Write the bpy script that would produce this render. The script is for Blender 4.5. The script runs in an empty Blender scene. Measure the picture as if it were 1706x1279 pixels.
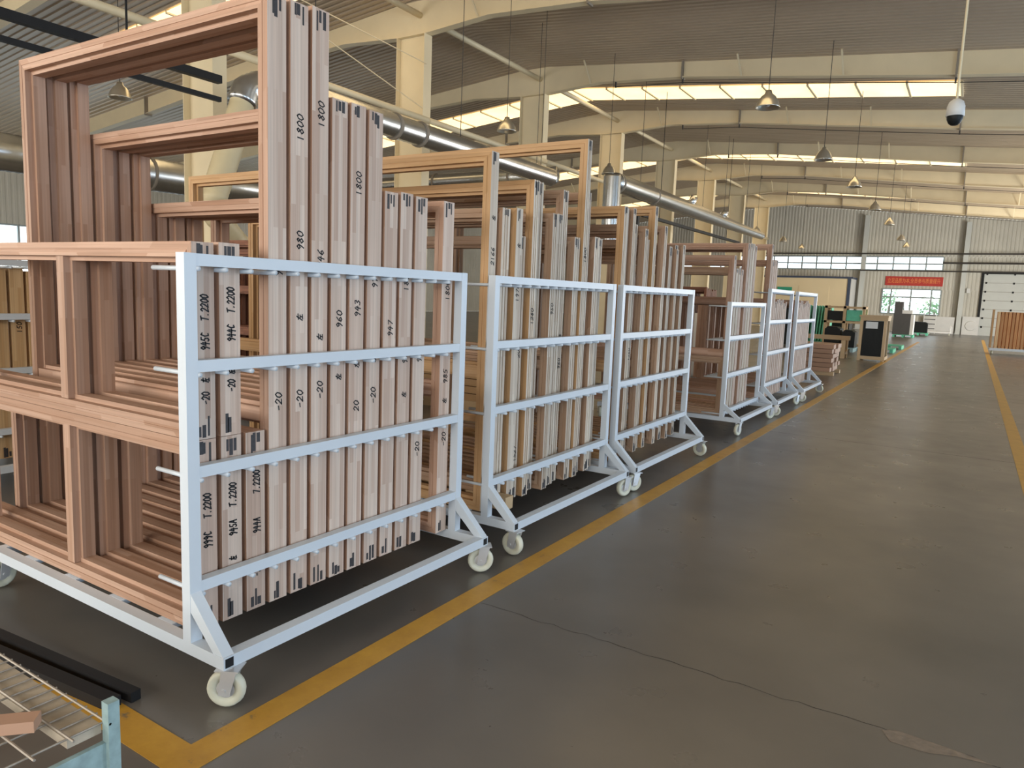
import bpy, math, random
import numpy as np
from mathutils import Vector, Matrix
random.seed(7)
sc = bpy.context.scene
COL = sc.collection
# ------------------------------------------------------------------ camera
F_PX, YAW, PITCH, ROLL = 1202.28, .561895, .125542, .0389156
cam = bpy.data.cameras.new('camera'); cam.sensor_width = 36.0; cam.lens = 36.0 * F_PX / 1706.0
cam.clip_start = .05; cam.clip_end = 500
co = bpy.data.objects.new('camera', cam); COL.objects.link(co); sc.camera = co
fw = Vector((-math.sin(YAW) * math.cos(PITCH), math.cos(YAW) * math.cos(PITCH), -math.sin(PITCH)))
rt = Vector((math.cos(YAW), math.sin(YAW), 0)); up = rt.cross(fw)
r2 = math.cos(ROLL) * rt + math.sin(ROLL) * up; u2 = -math.sin(ROLL) * rt + math.cos(ROLL) * up
M = Matrix((r2, u2, -fw)).transposed().to_4x4(); M.translation = (0, 0, 1.6); co.matrix_world = M
# ------------------------------------------------------------------ world, lights, exposure
w = bpy.data.worlds.new('world'); sc.world = w; w.use_nodes = True
w.node_tree.nodes['Background'].inputs[0].default_value = (.86, .93, 1, 1)
w.node_tree.nodes['Background'].inputs[1].default_value = 3.2
sc.view_settings.view_transform = 'Standard'; sc.view_settings.look = 'None'
sc.view_settings.exposure = -0.25; sc.view_settings.gamma = 1.0; sc.view_settings.use_curve_mapping = False
COOL = (.50, .73, 1.0); WARM = (1.0, .80, .50)
SKY_L = 7.5          # radiance of the translucent roof lights
def area(name, loc, rot, sx, sy, power, col):
    l = bpy.data.lights.new(name, 'AREA'); l.shape = 'RECTANGLE'; l.size = sx; l.size_y = sy
    l.energy = power; l.color = col
    o = bpy.data.objects.new(name, l); COL.objects.link(o); o.location = loc; o.rotation_euler = rot
    return o
# unseen openings added to the right-hand and back walls as sources of daylight
R_OPEN = [(-4.5, .5, 0, 4.6), (5.0, 10.0, 0, 4.6), (17.0, 22.0, 0, 4.6), (30.0, 35.0, 0, 4.6), (42, 47, 0, 4.6)]
R_POW = [320, 390, 520, 1400, 2400]  # far openings boosted to brighten the far floor and wall
for (a, b, z0, z1), p in zip(R_OPEN, R_POW):
    area('added_door_light', (8.9, (a + b) / 2, (z0 + z1) / 2), (0, math.radians(90), 0), z1 - z0 - .1, b - a - .1, p, COOL if a < 25 else (1, .97, .90))
B_OPEN = [(-26, -14, 1.5, 5), (-10, 4, 1.5, 5)]
for (a, b, z0, z1) in B_OPEN:
    area('added_window_fill', ((a + b) / 2, -7.85, (z0 + z1) / 2), (math.radians(90), 0, 0), b - a - .1, z1 - z0 - .1, 1200, (1, .91, .78))  # warm fill from unseen windows added behind the camera
# ------------------------------------------------------------------ helpers
class MB:
    def __init__(s): s.v = []; s.f = []
    def box(s, x0, x1, y0, y1, z0, z1):
        n = len(s.v)
        s.v += [(x, y, z) for x in (x0, x1) for y in (y0, y1) for z in (z0, z1)]
        s.f += [tuple(n + i for i in q) for q in ((0, 1, 3, 2), (4, 6, 7, 5), (0, 4, 5, 1), (2, 3, 7, 6), (0, 2, 6, 4), (1, 5, 7, 3))]
        return s
    def tube(s, pts, r, n=10, caps=True):
        pts = [Vector(p) for p in pts]; rs = r if isinstance(r, (list, tuple)) else [r] * len(pts)
        base = len(s.v)
        for i, p in enumerate(pts):
            t = (pts[min(i + 1, len(pts) - 1)] - pts[max(i - 1, 0)]).normalized()
            a = t.cross(Vector((0, 0, 1)))
            if a.length < 1e-3: a = t.cross(Vector((0, 1, 0)))
            a.normalize(); b = t.cross(a)
            for k in range(n):
                g = 2 * math.pi * k / n
                s.v.append(tuple(p + rs[i] * (math.cos(g) * a + math.sin(g) * b)))
        for i in range(len(pts) - 1):
            for k in range(n):
                q = base + i * n
                s.f.append((q + k, q + (k + 1) % n, q + n + (k + 1) % n, q + n + k))
        if caps:
            s.f.append(tuple(base + k for k in range(n))[::-1]); q = base + (len(pts) - 1) * n
            s.f.append(tuple(q + k for k in range(n)))
        return s
    def lathe(s, prof, axis='z', c=(0, 0, 0), n=20, close=False):
        base = len(s.v); c = Vector(c)
        for r, h in prof:
            for k in range(n):
                g = 2 * math.pi * k / n; p = (r * math.cos(g), r * math.sin(g), h)
                if axis == 'x': p = (p[2], p[0], p[1])
                if axis == 'y': p = (p[0], p[2], p[1])
                s.v.append(tuple(c + Vector(p)))
        m = len(prof)
        for i in range(m if close else m - 1):
            for k in range(n):
                a = base + i * n; b = base + ((i + 1) % m) * n
                s.f.append((a + k, a + (k + 1) % n, b + (k + 1) % n, b + k))
        return s
    def prism(s, poly, axis, a0, a1):
        n = len(s.v); m = len(poly)
        for a in (a0, a1):
            for p, q in poly:
                s.v.append({'x': (a, p, q), 'y': (p, a, q), 'z': (p, q, a)}[axis])
        for i in range(m): s.f.append((n + i, n + (i + 1) % m, n + m + (i + 1) % m, n + m + i))
        s.f.append(tuple(n + i for i in range(m))[::-1]); s.f.append(tuple(n + m + i for i in range(m)))
        return s
    def bar(s, p, q, wx, wy):           # square bar between two points
        p, q = Vector(p), Vector(q); t = (q - p).normalized()
        a = t.cross(Vector((0, 1, 0)) if abs(t.y) < .9 else Vector((1, 0, 0))).normalized(); b = t.cross(a)
        n = len(s.v)
        for e in (p, q):
            for i, j in ((-1, -1), (1, -1), (1, 1), (-1, 1)): s.v.append(tuple(e + a * i * wx / 2 + b * j * wy / 2))
        s.f += [tuple(n + i for i in f) for f in ((0, 1, 5, 4), (1, 2, 6, 5), (2, 3, 7, 6), (3, 0, 4, 7), (3, 2, 1, 0), (4, 5, 6, 7))]
        return s
    def mesh(s, name, smooth=False, fix=True):
        m = bpy.data.meshes.new(name); m.from_pydata(s.v, [], s.f)
        if fix:
            import bmesh
            b = bmesh.new(); b.from_mesh(m); bmesh.ops.recalc_face_normals(b, faces=b.faces); b.to_mesh(m); b.free()
        if smooth:
            for p in m.polygons: p.use_smooth = True
        m.update(); return m
    def build(s, name, mat, parent=None, smooth=False):
        return link(name, s.mesh(name, smooth), mat, parent)
def link(name, me, mat, parent=None):
    if mat and not me.materials: me.materials.append(mat)
    o = bpy.data.objects.new(name, me); COL.objects.link(o)
    if parent: o.parent = parent
    return o
def empty(name, loc=(0, 0, 0), rz=0):
    o = bpy.data.objects.new(name, None); COL.objects.link(o); o.location = loc; o.rotation_euler = (0, 0, rz); o.empty_display_size = .1
    return o
def tag(o, label, cat, group=None):
    o['label'] = label; o['category'] = cat
    if group: o['group'] = group
    return o
def struct(o): o['kind'] = 'structure'; return o
ORD = ['first', 'second', 'third', 'fourth', 'fifth', 'sixth', 'seventh', 'eighth', 'ninth', 'tenth', 'eleventh', 'twelfth', 'thirteenth', 'fourteenth', 'fifteenth', 'sixteenth']
# ------------------------------------------------------------------ materials
def nodes(name):
    m = bpy.data.materials.new(name); m.use_nodes = True; t = m.node_tree
    return m, t, t.nodes['Principled BSDF']
def plain(name, col, rough=.5, metal=0, var=.12, scale=6, bump=0, spec=.5):
    m, t, b = nodes(name)
    b.inputs['Roughness'].default_value = rough; b.inputs['Metallic'].default_value = metal; b.inputs['Specular IOR Level'].default_value = spec
    tc = t.nodes.new('ShaderNodeTexCoord'); nz = t.nodes.new('ShaderNodeTexNoise'); nz.inputs['Scale'].default_value = scale; nz.inputs['Detail'].default_value = 5
    t.links.new(tc.outputs['Object'], nz.inputs['Vector'])
    mx = t.nodes.new('ShaderNodeMix'); mx.data_type = 'RGBA'
    mx.inputs[6].default_value = tuple(c * (1 - var) for c in col) + (1,); mx.inputs[7].default_value = tuple(min(1, c * (1 + var)) for c in col) + (1,)
    t.links.new(nz.outputs['Fac'], mx.inputs[0]); t.links.new(mx.outputs[2], b.inputs['Base Color'])
    if bump:
        bp = t.nodes.new('ShaderNodeBump'); bp.inputs['Strength'].default_value = bump; bp.inputs['Distance'].default_value = .01
        t.links.new(nz.outputs['Fac'], bp.inputs['Height']); t.links.new(bp.outputs['Normal'], b.inputs['Normal'])
    return m
def wood(name, c1, c2, rough=.55, lo=.84, hi=1.09):
    """laminated timber: strips with finger-jointed lengths (brick cells on the UV) and stretched grain"""
    m, t, b = nodes(name); b.inputs['Roughness'].default_value = rough; b.inputs['Specular IOR Level'].default_value = .3
    uv = t.nodes.new('ShaderNodeUVMap'); L = t.links.new
    br = t.nodes.new('ShaderNodeTexBrick'); br.offset = .37; br.inputs['Scale'].default_value = 1
    br.inputs['Brick Width'].default_value = .55; br.inputs['Row Height'].default_value = .024; br.inputs['Mortar Size'].default_value = 0
    br.inputs['Color1'].default_value = c1 + (1,); br.inputs['Color2'].default_value = c2 + (1,); br.inputs['Mortar'].default_value = c1 + (1,)
    L(uv.outputs[0], br.inputs['Vector'])
    mp = t.nodes.new('ShaderNodeMapping'); mp.inputs['Scale'].default_value = (1.6, 90, 1); L(uv.outputs[0], mp.inputs['Vector'])
    nz = t.nodes.new('ShaderNodeTexNoise'); nz.inputs['Scale'].default_value = 1; nz.inputs['Detail'].default_value = 4; L(mp.outputs[0], nz.inputs['Vector'])
    rp = t.nodes.new('ShaderNodeMapRange'); rp.inputs[1].default_value = .3; rp.inputs[2].default_value = .75; rp.inputs[3].default_value = lo; rp.inputs[4].default_value = hi
    L(nz.outputs['Fac'], rp.inputs[0])
    oi = t.nodes.new('ShaderNodeObjectInfo'); r2_ = t.nodes.new('ShaderNodeMapRange'); r2_.inputs[3].default_value = .88; r2_.inputs[4].default_value = 1.1; L(oi.outputs['Random'], r2_.inputs[0])
    mu = t.nodes.new('ShaderNodeMath'); mu.operation = 'MULTIPLY'; L(rp.outputs[0], mu.inputs[0]); L(r2_.outputs[0], mu.inputs[1])
    vm = t.nodes.new('ShaderNodeVectorMath'); vm.operation = 'SCALE'; L(br.outputs['Color'], vm.inputs[0]); L(mu.outputs[0], vm.inputs['Scale'])
    L(vm.outputs[0], b.inputs['Base Color'])
    return m
W_PINK = wood('pink_orange_wood', (.40, .235, .155), (.51, .335, .245))
W_BEIGE = wood('beige_laminated_wood', (.38, .24, .15), (.48, .33, .23))
W_PALE = wood('pale_orange_wood', (.50, .30, .14), (.56, .35, .18))
W_ORANGE = wood('oiled_orange_wood', (.46, .22, .09), (.56, .30, .14))
W_HONEY = wood('honey_wood', (.52, .33, .16), (.62, .43, .24))
W_DARK = wood('dark_red_wood', (.17, .065, .035), (.25, .10, .055))
W_RAW = wood('raw_pine', (.58, .40, .22), (.70, .52, .32))
E_PINK = wood('pale_laminated_edge', (.49, .35, .275), (.66, .54, .455), .6, .84, 1.08)
E_BEIGE = wood('greyish_laminated_edge', (.52, .42, .33), (.68, .60, .50), .6, .86, 1.08)
EDGE = {W_PINK.name: E_PINK, W_BEIGE.name: E_BEIGE, W_PALE.name: E_BEIGE}
WHITE = plain('white_powder_coat', (.58, .64, .70), .38, var=.05, scale=3)
BLUEW = plain('pale_blue_strip', (.55, .66, .78), .5, var=.06)
RUBBER = plain('cream_nylon_wheel', (.62, .62, .50), .5, var=.12, scale=20)
ZINC = plain('zinc_plated_steel', (.62, .63, .64), .35, .5, .1, 12)
GALV = plain('galvanized_duct', (.60, .62, .63), .26, .95, .15, 5)
INK = plain('black_marker_ink', (.012, .012, .014), .6, var=0)
STAIN = plain('black_joint_sealant', (.035, .032, .035), .6, var=.5, scale=60)
BLACK = plain('black_painted_metal', (.012, .012, .013), .5, var=.2, spec=.25)
STEEL = plain('cream_painted_steel', (.80, .69, .47), .5, var=.08, scale=2)
STEELD = plain('brown_stained_plate', (.28, .24, .19), .6, var=.2, scale=4)
PANEL = plain('machine_panel_beige', (.60, .58, .48), .45, var=.05)
PANELY = plain('cream_yellow_hose', (.62, .52, .32), .5, var=.05)
GREEN = plain('green_painted_wood', (.12, .52, .34), .5, var=.18, scale=10)
DARKPK = plain('black_packing_film', (.010, .012, .012), .5, var=.3, scale=14, bump=.3, spec=.25)
GREYM = plain('grey_machine', (.07, .068, .068), .45, var=.15)
WBOARD = plain('white_board', (.70, .70, .68), .5, var=.08, scale=3)
CREAM = plain('cream_wall_panel', (.78, .66, .44), .6, var=.05, scale=1)
NAVY = plain('navy_trim', (.05, .07, .12), .5)
CYAN = plain('chipped_pale_blue_paint', (.26, .37, .38), .55, var=.45, scale=28)
RUST = plain('weathered_wire', (.36, .32, .27), .55, .5, .3, 40)
PLY = plain('dusty_plywood', (.42, .36, .28), .8, var=.3, scale=22)
REDB = plain('red_banner_cloth', (.52, .05, .04), .7, var=.1)
ORNG = plain('orange_banner_lettering', (.85, .32, .10), .7, var=.05)
SIGNG = plain('green_sign', (.03, .34, .22), .5)
LAMP = plain('brushed_aluminium_reflector', (.72, .70, .62), .3, .9, .08, 9)
DOORM = plain('grey_white_door_panel', (.58, .60, .57), .5, var=.06, scale=2)
CABLE = plain('dark_cable', (.05, .045, .04), .6)
FRAMEM = plain('window_aluminium', (.30, .34, .34), .5, .1, .05)
LEAF = plain('tree_leaves', (.30, .50, .28), .7, var=.4, scale=8)
PAVE = plain('outdoor_concrete', (.5, .5, .47), .8, var=.1, scale=1)
# floor: worn dark epoxy
FLOOR, t, b = nodes('worn_grey_floor'); L = t.links.new
tc = t.nodes.new('ShaderNodeTexCoord'); n1 = t.nodes.new('ShaderNodeTexNoise'); n1.inputs['Scale'].default_value = .55; n1.inputs['Detail'].default_value = 7; n1.inputs['Roughness'].default_value = .52
L(tc.outputs['Object'], n1.inputs['Vector'])
cr = t.nodes.new('ShaderNodeValToRGB'); cr.color_ramp.elements[0].position = .3; cr.color_ramp.elements[0].color = (.080, .074, .066, 1); cr.color_ramp.elements[1].position = .75; cr.color_ramp.elements[1].color = (.185, .165, .14, 1)
L(n1.outputs['Fac'], cr.inputs[0]); L(cr.outputs[0], b.inputs['Base Color']); b.inputs['Specular IOR Level'].default_value = .75
n2 = t.nodes.new('ShaderNodeTexNoise'); n2.inputs['Scale'].default_value = 3.5; n2.inputs['Detail'].default_value = 6; L(tc.outputs['Object'], n2.inputs['Vector'])
rr = t.nodes.new('ShaderNodeMapRange'); rr.inputs[3].default_value = .22; rr.inputs[4].default_value = .38; L(n2.outputs['Fac'], rr.inputs[0]); L(rr.outputs[0], b.inputs['Roughness'])
bp = t.nodes.new('ShaderNodeBump'); bp.inputs['Strength'].default_value = .03; bp.inputs['Distance'].default_value = .004; L(n2.outputs['Fac'], bp.inputs['Height']); L(bp.outputs[0], b.inputs['Normal'])
# worn yellow floor paint
YEL, t, b = nodes('worn_yellow_paint'); L = t.links.new
tc = t.nodes.new('ShaderNodeTexCoord'); n1 = t.nodes.new('ShaderNodeTexNoise'); n1.inputs['Scale'].default_value = 5; n1.inputs['Detail'].default_value = 9; n1.inputs['Roughness'].default_value = .7
L(tc.outputs['Object'], n1.inputs['Vector']); cr = t.nodes.new('ShaderNodeValToRGB')
e = cr.color_ramp.elements; e[0].position = .31; e[0].color = (.10, .09, .07, 1); e[1].position = .37; e[1].color = (.46, .24, .028, 1)
x = cr.color_ramp.elements.new(.7); x.color = (.58, .32, .04, 1)
L(n1.outputs['Fac'], cr.inputs[0]); L(cr.outputs[0], b.inputs['Base Color']); b.inputs['Roughness'].default_value = .42
CEIL = plain('ribbed_metal_liner', (.53, .43, .32), .36, .15, .10, .6)
WALLM = plain('ribbed_wall_sheet', (.56, .54, .47), .55, 0, .15, .8)
def emis(name, col, s):
    m, t, b = nodes(name); b.inputs['Base Color'].default_value = (.8, .75, .6, 1)
    tc = t.nodes.new('ShaderNodeTexCoord'); nz = t.nodes.new('ShaderNodeTexNoise'); nz.inputs['Scale'].default_value = 1.2; t.links.new(tc.outputs['Object'], nz.inputs['Vector'])
    mr = t.nodes.new('ShaderNodeMapRange'); mr.inputs[3].default_value = s * .7; mr.inputs[4].default_value = s * 1.25; t.links.new(nz.outputs['Fac'], mr.inputs[0])
    b.inputs['Emission Color'].default_value = col + (1,); t.links.new(mr.outputs[0], b.inputs['Emission Strength']); return m
SKYP = emis('translucent_roof_light', (1.0, .70, .34), SKY_L * .32)
GLASS = bpy.data.materials.new('window_glass'); GLASS.use_nodes = True; t = GLASS.node_tree; t.nodes.remove(t.nodes['Principled BSDF'])
g1 = t.nodes.new('ShaderNodeBsdfTransparent'); g1.inputs[0].default_value = (.93, .97, .97, 1); g2 = t.nodes.new('ShaderNodeBsdfGlossy'); g2.inputs['Roughness'].default_value = .03
gm = t.nodes.new('ShaderNodeMixShader'); gm.inputs[0].default_value = .06
t.links.new(g1.outputs[0], gm.inputs[1]); t.links.new(g2.outputs[0], gm.inputs[2]); t.links.new(gm.outputs[0], t.nodes['Material Output'].inputs[0])
# ------------------------------------------------------------------ the hall
RIDGE, ZR, SL = -12.65, 8.83, .0944
XL, XR, YB, YF = -34.0, 9.0, -8.0, 57.0
def zc(x): return ZR - SL * abs(x - RIDGE)
fl = MB(); fl.v = [(XL, YB, 0), (XR, YB, 0), (XR, YF, 0), (XL, YF, 0)]; fl.f = [(0, 1, 2, 3)]
floor = struct(fl.build('floor', FLOOR))
def stripe(x0, x1, y0, y1, n):
    m = MB(); m.box(x0, x1, y0, y1, .0005, .0025); return struct(m.build('trim_%d' % n, YEL))
stripe(-2.14, -2.01, 1.27, 40, 1); stripe(.54, .68, 2, 48, 2); stripe(-6.0, -2.14, 1.27, 1.40, 3)
def floor_line(pts, wd, mat, name):
    s = MB(); n = len(pts)
    for i, (x_, y_) in enumerate(pts):
        wv = wd * random.uniform(.5, 1.3); s.v += [(x_, y_ - wv, .0006), (x_, y_ + wv, .0006)]
    s.f = [(2 * i, 2 * i + 2, 2 * i + 3, 2 * i + 1) for i in range(n - 1)]
    return link(name, s.mesh(name, fix=False), mat, floor)
CRACK = plain('dirty_floor_joint', (.022, .019, .016), .8, var=.3); CHIP = plain('broken_concrete', (.20, .16, .12), .9, var=.4, scale=30, bump=.5)
jr = random.Random(3)
floor_line([(-2.0 + i * .06, 2.965 + jr.uniform(-.012, .012)) for i in range(45)], .0017, CRACK, 'slab_joint')
for y_ in (9.3, 15.6, 21.9, 28.2): floor_line([(-6 + i * .5, y_ + .02 * i / 24) for i in range(26)], .004, CRACK, 'slab_joint')
s = MB(); pp = [(-.137, 2.961), (-.078, 2.991), (.051, 2.982), (.182, 2.97), (.227, 2.957), (.109, 2.938), (.016, 2.897), (-.101, 2.895)]
s.v = [(x_, y_, .0009) for x_, y_ in pp]; s.f = [tuple(range(7, -1, -1))]; o = link('chipped_patch', s.mesh('chipped_patch', fix=False), CHIP, floor)
for p in o.data.polygons:
    if p.normal.z < 0: p.flip()
def ribs(a0, a1, pitch, depth):
    pts = []; a = a0
    while a < a1 - 1e-6:
        for f, d in ((0, 0), (.45, 0), (.58, depth), (.87, depth)):
            q = a + f * pitch
            if q <= a1: pts.append((q, d))
        a += pitch
    pts.append((a1, 0)); return pts
def ribbed_ceiling():
    m = MB(); P = ribs(YB, YF, .21, .028)
    xs = (XL, RIDGE, XR)
    for y, d in P:
        for x in xs: m.v.append((x, y, zc(x) + d))
    for i in range(len(P) - 1):
        for j in range(2): q = i * 3 + j; m.f.append((q, q + 3, q + 4, q + 1))
    o = link('ceiling', m.mesh('ceiling', fix=False), CEIL); return struct(o)
ceiling = ribbed_ceiling()
def ribbed_rect(m, axis, const, sgn, a0, a1, z0, z1, pitch=.22, depth=.02):
    P = ribs(a0, a1, pitch, depth); n = len(m.v)
    for a, d in P:
        for z in (z0, z1(a) if callable(z1) else z1):
            m.v.append((a, const + sgn * d, z) if axis == 'y' else (const + sgn * d, a, z))
    for i in range(len(P) - 1): q = n + 2 * i; m.f.append((q, q + 2, q + 3, q + 1))
# far wall with openings: ribbon windows z 4.19-5.11, lower window, sectional door
m = MB(); top = lambda a: zc(a)
ribbed_rect(m, 'y', YF, 1, XL, XR, 5.11, top)
ribbed_rect(m, 'y', YF, 1, XL, -22.0, 0, 5.11); ribbed_rect(m, 'y', YF, 1, -22.0, -2.0, 2.9, 4.19)
ribbed_rect(m, 'y', YF, 1, -2.0, .4, 2.9, 5.11); ribbed_rect(m, 'y', YF, 1, .4, XR, 4.03, 5.11)
ribbed_rect(m, 'y', YF, 1, -22.0, -5.5, 0, 2.9); ribbed_rect(m, 'y', YF, 1, -5.5, -1.95, 0, 1.2)
ribbed_rect(m, 'y', YF, 1, -1.95, .4, 0, 2.9); ribbed_rect(m, 'y', YF, 1, 4.9, XR, 0, 4.03)
struct(m.build('wall_far', WALLM))
m = MB(); ribbed_rect(m, 'x', XL, -1, YB, 9.0, 0, zc(XL)); ribbed_rect(m, 'x', XL, -1, 9.0, 40, 0, 1.2); ribbed_rect(m, 'x', XL, -1, 9.0, 40, 3.6, zc(XL)); ribbed_rect(m, 'x', XL, -1, 40, YF, 0, zc(XL))
struct(m.build('wall_left', WALLM))
m = MB(); last = YB
for a, b_, z0, z1 in R_OPEN:
    ribbed_rect(m, 'x', XR, 1, last, a, 0, zc(XR)); ribbed_rect(m, 'x', XR, 1, a, b_, z1, zc(XR)); last = b_
ribbed_rect(m, 'x', XR, 1, last, YF, 0, zc(XR)); struct(m.build('wall_right', WALLM))
m = MB(); last = XL
for a, b_, z0, z1 in B_OPEN:
    ribbed_rect(m, 'y', YB, -1, last, a, 0, top); ribbed_rect(m, 'y', YB, -1, a, b_, 0, z0); ribbed_rect(m, 'y', YB, -1, a, b_, z1, top); last = b_
ribbed_rect(m, 'y', YB, -1, last, XR, 0, top); struct(m.build('wall_back', WALLM))
# windows
def window(n, xs, zs, y, fr=.05, axis='y'):
    w_ = MB()
    def bx(a0, a1, z0, z1):
        if axis == 'y': w_.box(a0, a1, y - .05, y + .05, z0, z1)
        else: w_.box(y - .05, y + .05, a0, a1, z0, z1)
    for i, x_ in enumerate(xs):
        bx(x_ - fr / 2, x_ + fr / 2, zs[0], zs[-1])
    for z_ in zs:
        for i in range(len(xs) - 1): bx(xs[i] + fr / 2, xs[i + 1] - fr / 2, z_ - fr / 2, z_ + fr / 2)
    o = struct(w_.build('window_%d' % n, FRAMEM)); cache = {}
    for i in range(len(xs) - 1):
        for j in range(len(zs) - 1):
            k = (round(xs[i + 1] - xs[i], 3), round(zs[j + 1] - zs[j], 3))
            if k not in cache:
                g = MB(); hx, hz = k[0] / 2 - fr / 2, k[1] / 2 - fr / 2
                if axis == 'y': g.box(-hx, hx, -.004, .004, -hz, hz)
                else: g.box(-.004, .004, -hx, hx, -hz, hz)
                cache[k] = g.mesh('pane'); cache[k].materials.append(GLASS)
            p = link('pane', cache[k], None, o); a, z_ = (xs[i] + xs[i + 1]) / 2, (zs[j] + zs[j + 1]) / 2
            p.location = (a, y, z_) if axis == 'y' else (y, a, z_)
    return o
window(1, [-22 + i * 20 / 20 for i in range(21)], [4.19, 4.62, 5.11], YF, .085)
window(2, [-5.5, -4.95, -3.72, -2.5, -1.95], [1.2, 2.35, 2.9], YF, .09)
window(3, [9 + i * 31 / 16 for i in range(17)], [1.2, 2.4, 3.6], XL, .07, 'x')
# translucent roof lights: a strip of panels in every second bay
for n, yc in enumerate((12.2, 24.2, 36.2, 48.2)):
    fr = MB(); xs = [-23.2 + i * (22.33 / 17) for i in range(18)]; yw = .78
    for x_ in xs: fr.v += []; fr.box(x_ - .03, x_ + .03, yc - yw, yc + yw, zc(x_) - .07, zc(x_) + .01)
    o = struct(fr.build('window_%d' % (n + 4), STEEL))
    for i in range(17):
        a, b_ = xs[i] + .03, xs[i + 1] - .03; g = MB()
        if a < RIDGE < b_: b_ = b_
        g.v = [(x_, y_, zc(x_) - dz) for dz in (.03, .02) for x_, y_ in ((a, yc - yw), (b_, yc - yw), (b_, yc + yw), (a, yc + yw))]
        g.f = [(3, 2, 1, 0), (4, 5, 6, 7), (0, 1, 5, 4), (1, 2, 6, 5), (2, 3, 7, 6), (3, 0, 4, 7)]
        g.build('roof_light_panel', SKYP, o)
# portal frames: columns on the ridge line, tapered rafters
BOT = [(-34, 6.25), (-24.4, 7.17), (-17.6, 7.95), (-15.0, 8.08), (-13.1, 7.95), (-12.2, 7.95), (-10.3, 8.08), (-7.7, 7.93), (-.9, 7.16), (9, 6.2)]
def poly_strip(m, pts, y0, y1, th):
    for (xa, za), (xb, zb) in zip(pts[:-1], pts[1:]):
        m.prism([(xa, za - th), (xb, zb - th), (xb, zb), (xa, za)], 'y', y0, y1)
PLACE = ['over the camera', 'above the nearest rack', 'at the nearest visible column', 'over the parked carts', 'third bay down the hall', 'fourth bay down the hall', 'fifth bay down the hall', 'sixth bay down the hall', 'last before the far wall']
for k in range(-3, 6):
    Y = 20.8 + 6 * k
    r = empty('steel_rafter', (0, 0, 0)); web = MB()
    for (xa, za), (xb, zb) in zip(BOT[:-1], BOT[1:]):
        web.prism([(xa, za), (xb, zb), (xb, zc(xb) - .005), (xa, zc(xa) - .005)], 'y', Y - .006, Y + .006)
    web.build('web', STEEL, r); f = MB(); poly_strip(f, BOT, Y - .12, Y + .12, .014); f.build('bottom_flange', STEEL, r)
    for x_ in (-24.4, -17.6, -7.7, -.9):
        zb = np.interp(x_, [p[0] for p in BOT], [p[1] for p in BOT]); s = MB(); s.box(x_ - .02, x_ + .02, Y - .13, Y + .13, zb - .06, zc(x_) - .005); s.build('splice_plate', STEELD, r)
    for x_ in (-20.5, -10.6, -6, -3.4, 1.4):
        zb = np.interp(x_, [p[0] for p in BOT], [p[1] for p in BOT]); s = MB(); s.bar((x_, Y - .1, zb), (x_, Y - .62, zc(x_) - .03), .04, .04); s.build('fly_brace', STEEL, r)
    if k >= 0:
        s = MB(); s.tube([(-9.8, Y, 7.9), (-7.7, Y, 7.78), (-4.3, Y, 7.38), (-.9, Y, 7.0), (2, Y, 6.72), (5, Y, 6.44)], .012, 6)
        for x_, z_ in ((-9.8, 7.9), (-7.7, 7.78), (-.9, 7.0), (5, 6.44)): s.box(x_ - .02, x_ + .02, Y - .03, Y + .03, z_ - .02, np.interp(x_, [p[0] for p in BOT], [p[1] for p in BOT]) - .0145)
        s.build('cable', CABLE, r)
    tag(r, 'cream tapered steel roof rafter, %s' % PLACE[k + 3], 'rafter', 'roof rafters')
    c = empty('steel_column', (-12.65, Y, 0)); s = MB(); s.box(-.44, .44, -.007, .007, 0, 7.93); s.build('web', STEEL, c)
    for x_ in (-.45, .45): s = MB(); s.box(x_ - .008, x_ + .008, -.15, .15, 0, 7.93); s.build('flange', STEEL, c)
    s = MB(); s.box(-.55, .55, -.22, .22, 0, .02); s.build('base_plate', STEELD, c)
    tag(c, 'cream steel H column carrying the rafter %s' % PLACE[k + 3], 'column', 'ridge columns')
for k in range(-3, 5):
    Y = 20.8 + 6 * k
    for z_, nm, dx, word in ((5.85, 'tie_pipe', .52, 'low'), (8.42, 'tie_pipe', .2, 'high')):
        s = MB(); s.tube([(-12.65 + dx, Y + .02, z_), (-12.65 + dx, Y + 5.98, z_)], .075, 12); o = s.build(nm, STEEL, None, True)
        tag(o, '%s white steel tie pipe after the rafter %s' % (word, PLACE[k + 3]), 'pipe', 'tie pipes')
# X bracing rods by the nearest visible column
for a, b_, wd in (((-12.15, 9.0, 7.3), (-12.15, 14.6, 6.1), 'steep'), ((-12.15, 9.0, 7.4), (-12.15, 14.7, 7.2), 'nearly level')):
    s = MB(); s.tube([a, b_], .012, 6); tag(s.build('bracing_rod', STEEL), 'thin %s bracing rod beside nearest visible column' % wd, 'rod')
# ------------------------------------------------------------------ far wall fittings
s = MB(); s.box(-5.38, -1.9, YF - .05, YF - .03, 3.14, 3.76); ban = s.build('banner', REDB)
tag(ban, 'red banner with orange Chinese characters above the far window', 'banner')
def text_mesh(body, size, name):
    cu = bpy.data.curves.new(name, 'FONT'); cu.body = body; cu.size = size; cu.align_x = 'CENTER'; cu.align_y = 'CENTER'; cu.extrude = .003
    o = bpy.data.objects.new(name, cu); COL.objects.link(o); dg = bpy.context.evaluated_depsgraph_get(); dg.update()
    me = bpy.data.meshes.new_from_object(o.evaluated_get(dg)); COL.objects.unlink(o); bpy.data.objects.remove(o); return me
tm = text_mesh('立足品质为本,全员参与质量提升', .262, 'lettering'); tm.materials.clear()
lo = link('lettering', tm, ORNG, ban); lo.location = (-3.64, YF - .056, 3.45); lo.rotation_euler = (math.radians(90), 0, 0); lo.scale = (.86, 1.35, 1); lo['label'] = 'orange Chinese lettering'
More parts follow.
